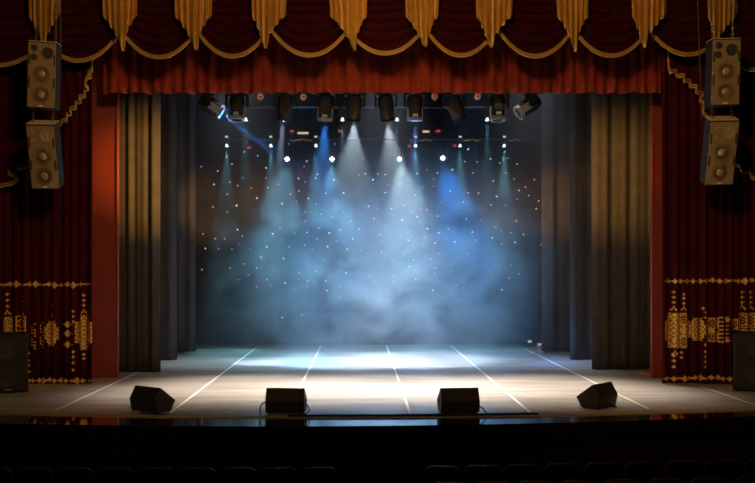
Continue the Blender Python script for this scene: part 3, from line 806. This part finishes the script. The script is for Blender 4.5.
# coloured indicator boxes along the far pipe
for px, py, w, mt, lb in ((292, 131, .11, 'led_red', 'red, left of the pale amber strip'), (303, 133, .33, 'led_amber', 'pale amber strip, left of the white beams'), (340, 131, .11, 'led_red', 'red, left of the left white beam'), (409.5, 146, .09, 'led_red', 'red, low beside the violet beam'),
                         (426, 131.5, .20, 'led_amber', 'pale amber, right of the white beams'), (438, 131, .14, 'led_red', 'red, right of the pale amber one'), (455, 145.5, .08, 'led_red', 'red, low beside a slim lamp at right'), (249, 147.5, .10, 'led_red', 'red, low at left end of the pipe')):
    p = W(px, py, YB - .08); t = thing('indicator_light', 'small lit box on the far lighting pipe, ' + lb, 'indicator light', (p.x, YB, ZB), group='lit boxes on the far pipe')
    dz = p.z - ZB
    MB().box((0, -.02, dz), (w + .03, .10, .12)).build('housing', 'black_plastic', t, bevel=.006)
    MB().box((0, -.075, dz), (w, .012, .06)).build('display', mt, t)
    if abs(dz) > .07: MB().cyl((0, 0, 0), (0, -.01, dz), .012, n=6).build('bracket', 'dark_metal', t)

# ------------------------------------------------------------------ seats in the hall
def rounded_back(w, h, r, n=6):
    pts = [(-w / 2 + .02, 0)]
    for k in range(n + 1):
        a = PI - k / n * PI / 2; pts.append((-w / 2 + r + r * math.cos(a), h - r + r * math.sin(a)))
    for k in range(n + 1):
        a = PI / 2 - k / n * PI / 2; pts.append((w / 2 - r + r * math.cos(a), h - r + r * math.sin(a)))
    pts.append((w / 2 - .02, 0)); return pts
def make_seat():
    t = thing('theatre_seat', 'seat', 'seat', (0, 0, 0))
    w, h = .485, .56
    pts = rounded_back(w, h, .10); n = len(pts)
    tilt = Matrix.Rotation(R(12), 3, 'X')
    def P(x, y, z): v = tilt @ Vector((x, y, z)); return (v.x, v.y, v.z + .42)
    m = MB(); m.add([P(x, -.03, z) for x, z in pts] + [P(x, .04, z) for x, z in pts], [tuple(range(n)), tuple(reversed(range(n, 2 * n)))] + [(k, n + k, n + (k + 1) % n, (k + 1) % n) for k in range(n)])
    m.build('backrest', 'seat_cloth', t, bevel=.01)
    MB().tube([P(x, 0, z) for x, z in pts], .020, 8).build('rim', 'seat_rim', t)
    MB().box((0, .27, .43), (.45, .46, .10)).build('cushion', 'seat_cloth', t, bevel=.03)
    for sx in (-1, 1):
        MB().box((sx * .250, .2, .60), (.028, .40, .035)).build('armrest', 'seat_rim', t, bevel=.008)
        m = MB().box((sx * .250, .15, .30), (.026, .10, .58)).box((sx * .250, .15, .012), (.03, .34, .024)); m.build('leg', 'dark_metal', t, bevel=.005)
    v = P(0, -.024, h - .0); MB().box((v[0], v[1] - .0, v[2] + .012), (.05, .022, .014)).build('number_plate', 'seat_plate', t)
    return t
proto = make_seat()
ZF = -1.17
seats = []
def zrow(py, d): return WZ(py, d)
for k in range(9): seats.append((36.5 - 40.6 + k * 40.5, 465.2, 12.0, 'front row, %s seat left of the aisle' % (['ninth', 'eighth', 'seventh', 'sixth', 'fifth', 'fourth', 'third', 'second', 'first'][k])))
for k in range(9): seats.append((441.6 + k * 39.9, 464 - k * .85, 12.0, 'front row, %s seat right of the aisle' % ORD[k]))
for k in range(8): seats.append((449.5 + k * 43, 480 - k * .75, 11.1, 'second row, %s seat right of the aisle' % ORD[k]))
for i, (px, py, d, lb) in enumerate(seats):
    o = proto if i == 0 else copy_tree(proto)
    z = WZ(py, d) - .985 + .0
    # row curves gently away towards the right side
    dd = d
    s = (WZ(py, d) - ZF) / .985
    o.location = (WX(px, d), dd, ZF); o.scale = (1, 1, s)
    o['label'] = 'dark theatre seat with red rim in the ' + lb; o['category'] = 'seat'; o['group'] = 'theatre seats'

# ------------------------------------------------------------------ haze
def haze():
    m = bpy.data.materials.new('stage_haze'); m.use_nodes = True
    nt = m.node_tree; nt.nodes.clear(); N = nt.nodes.new; K = nt.links.new
    out = N('ShaderNodeOutputMaterial'); vs = N('ShaderNodeVolumeScatter'); K(vs.outputs[0], out.inputs['Volume'])
    vs.inputs['Color'].default_value = (.92, .95, 1, 1); vs.inputs['Anisotropy'].default_value = .1
    tc = N('ShaderNodeTexCoord'); sp = N('ShaderNodeSeparateXYZ'); K(tc.outputs['Object'], sp.inputs[0])
    mp = N('ShaderNodeMapping'); mp.inputs['Scale'].default_value = (.66, .5, .8); mp.inputs['Location'].default_value = HZ_OFF; K(tc.outputs['Object'], mp.inputs[0])
    n1 = N('ShaderNodeTexNoise'); n1.inputs['Scale'].default_value = 1.0; n1.inputs['Detail'].default_value = 4; n1.inputs['Roughness'].default_value = .55; n1.inputs['Distortion'].default_value = .6
    K(mp.outputs[0], n1.inputs['Vector'])
    mr = N('ShaderNodeMapRange'); mr.inputs['From Min'].default_value = .39; mr.inputs['From Max'].default_value = .63; mr.inputs['To Min'].default_value = .10; mr.inputs['To Max'].default_value = 1.7
    K(n1.outputs['Fac'], mr.inputs['Value'])
    def math_(op, a, b=None):
        n = N('ShaderNodeMath'); n.operation = op
        for i, v in enumerate((a, b)):
            if v is None: continue
            if isinstance(v, (int, float)): n.inputs[i].default_value = v
            else: K(v, n.inputs[i])
        return n.outputs[0]
    # thick cloud in the middle of the stage that thins towards the wings, the flies and the front
    ex = math_('POWER', math_('DIVIDE', math_('SUBTRACT', sp.outputs['X'], .8), 4.3), 2.0)
    ez = math_('POWER', math_('DIVIDE', math_('SUBTRACT', sp.outputs['Z'], 2.1), 2.5), 2.0)
    ey = math_('POWER', math_('DIVIDE', math_('SUBTRACT', sp.outputs['Y'], 26.6), 1.9), 2.0)
    fall = math_('POWER', 2.718, math_('MULTIPLY', math_('ADD', math_('ADD', ex, ez), ey), -1.0))
    zl = N('ShaderNodeMapRange'); zl.interpolation_type = 'SMOOTHSTEP'; zl.inputs['From Min'].default_value = 7.6; zl.inputs['From Max'].default_value = 3.5; zl.inputs['To Min'].default_value = 2.3; zl.inputs['To Max'].default_value = .7
    K(sp.outputs['Z'], zl.inputs['Value']); fall0 = zl.outputs[0]
    cloud = math_('MULTIPLY', math_('MULTIPLY', mr.outputs[0], fall), .26)
    den = math_('ADD', cloud, math_('MULTIPLY', fall0, .013))
    K(den, vs.inputs['Density'])
    m.cycles.volume_sampling = 'EQUIANGULAR'
    MATS['stage_haze'] = m
HZ_OFF = (3.1, 1.7, .4)
haze()
x0, x1 = -6.1, 7.2
o = MB().box(((x0 + x1) / 2, 25.15, 3.95), (x1 - x0, 6.7, 7.86)).build('haze', 'stage_haze', smooth=False)
# shift so that object coordinates equal metres on the stage (origin on the floor at centre stage front)
tag(o, 'blue grey stage haze drifting in front of the star backdrop', 'haze', kind='stuff')

# ------------------------------------------------------------------ light
w = bpy.data.worlds.new('World'); S.world = w; w.use_nodes = True
w.node_tree.nodes['Background'].inputs['Color'].default_value = (1, .6, .4, 1); w.node_tree.nodes['Background'].inputs['Strength'].default_value = .0012
WARM = (1, .56, .22)
# front-of-house bridge: two warm floods high in the hall
def aim(loc, tgt): return Vector(tgt) - Vector(loc)
for loc, tgt, en in (((-1.6, 4.0, 10.2), (4.4, 18.6, 4.6), 3000), ((2.2, 4.0, 10.2), (-3.8, 18.6, 4.6), 2800)):
    spot(loc, aim(loc, tgt), en, WARM, 50, .7, 1.1, 'house_bridge')
spot((0, 8.5, 9.5), (0, .22, -1), 55, (1, .75, .6), 95, 1, .5, 'seat_fill')  # unseen dim fill added over the audience to lift the seat rims
# warm white downlights over the front part of the stage
for x in (-2.1, .7, 3.5):
    loc = (x, 21.7, 9.7); spot(loc, aim(loc, (x, 17.4, 0)), 11500, (1, .83, .68), 42, 1, .6, 'stage_toplight')
for x in (-3.2, .6, 4.4):  # unseen white row added to brighten the floor further back
    loc = (x, 22.3, 9.6); spot(loc, aim(loc, (x, 22.9, 0)), 2000, (.92, .95, 1), 38, 1, .5, 'stage_toplight')
# unseen cool washes added overhead to tint the haze and back floor
for x, en in ((-1.8, 350), (.8, 450), (3.2, 350)):
    loc = (x, 24.5, 9.8); spot(loc, aim(loc, (x, 24.9, 0)), en, (.40, .66, 1), 38, 1, .3, 'cool_fill')
# unseen blue spots added in the hall to brighten the haze
for loc, tgt, en, an in (((-1.5, 4.0, 4.6), (.1, 26.5, 2.5), 62000, 20), ((2.5, 4.0, 4.6), (2.2, 26.5, 2.5), 62000, 20)):
    spot(loc, aim(loc, tgt), en, (.26, .57, 1), an, 1, .2, 'blue_haze_fill')
# amber cross light from the boxes beside the stage onto the legs
for src, x, y, en in ((7.6, -4.85, 21.0, 13000), (-7.2, 5.9, 21.5, 8500)):
    loc = (src, 12.5, 4.4); spot(loc, aim(loc, (x, y, 4.75)), en * 2.3, (1, .46, .08), 14, 1, .12, 'amber_box')
for src, x, y, en in ((7.6, -3.7, 26.0, 26000), (-7.2, 5.0, 26.0, 16000)):
    loc = (src, 12.5, 4.4); spot(loc, aim(loc, (x, y, 4.4)), en, (1, .50, .16), 9, 1, .12, 'amber_spill')

# ------------------------------------------------------------------ camera and view
cam = bpy.data.cameras.new('camera'); co = bpy.data.objects.new('camera', cam); COL.objects.link(co)
co.location = (0, 0, H); co.rotation_euler = (PI / 2, 0, 0)
cam.sensor_width = 36; cam.lens = F / 755 * 36; cam.shift_x = 17.5 / 755; cam.shift_y = 27.5 / 755
cam.clip_end = 200; S.camera = co
S.view_settings.view_transform = 'Standard'; S.view_settings.look = 'None'; S.view_settings.gamma = 1; S.view_settings.exposure = 0
S.view_settings.use_curve_mapping = False
cy = S.cycles
cy.use_denoising = True; cy.max_bounces = 5; cy.diffuse_bounces = 2; cy.glossy_bounces = 3; cy.volume_bounces = 0
cy.sample_clamp_indirect = 0; cy.volume_step_rate = .4
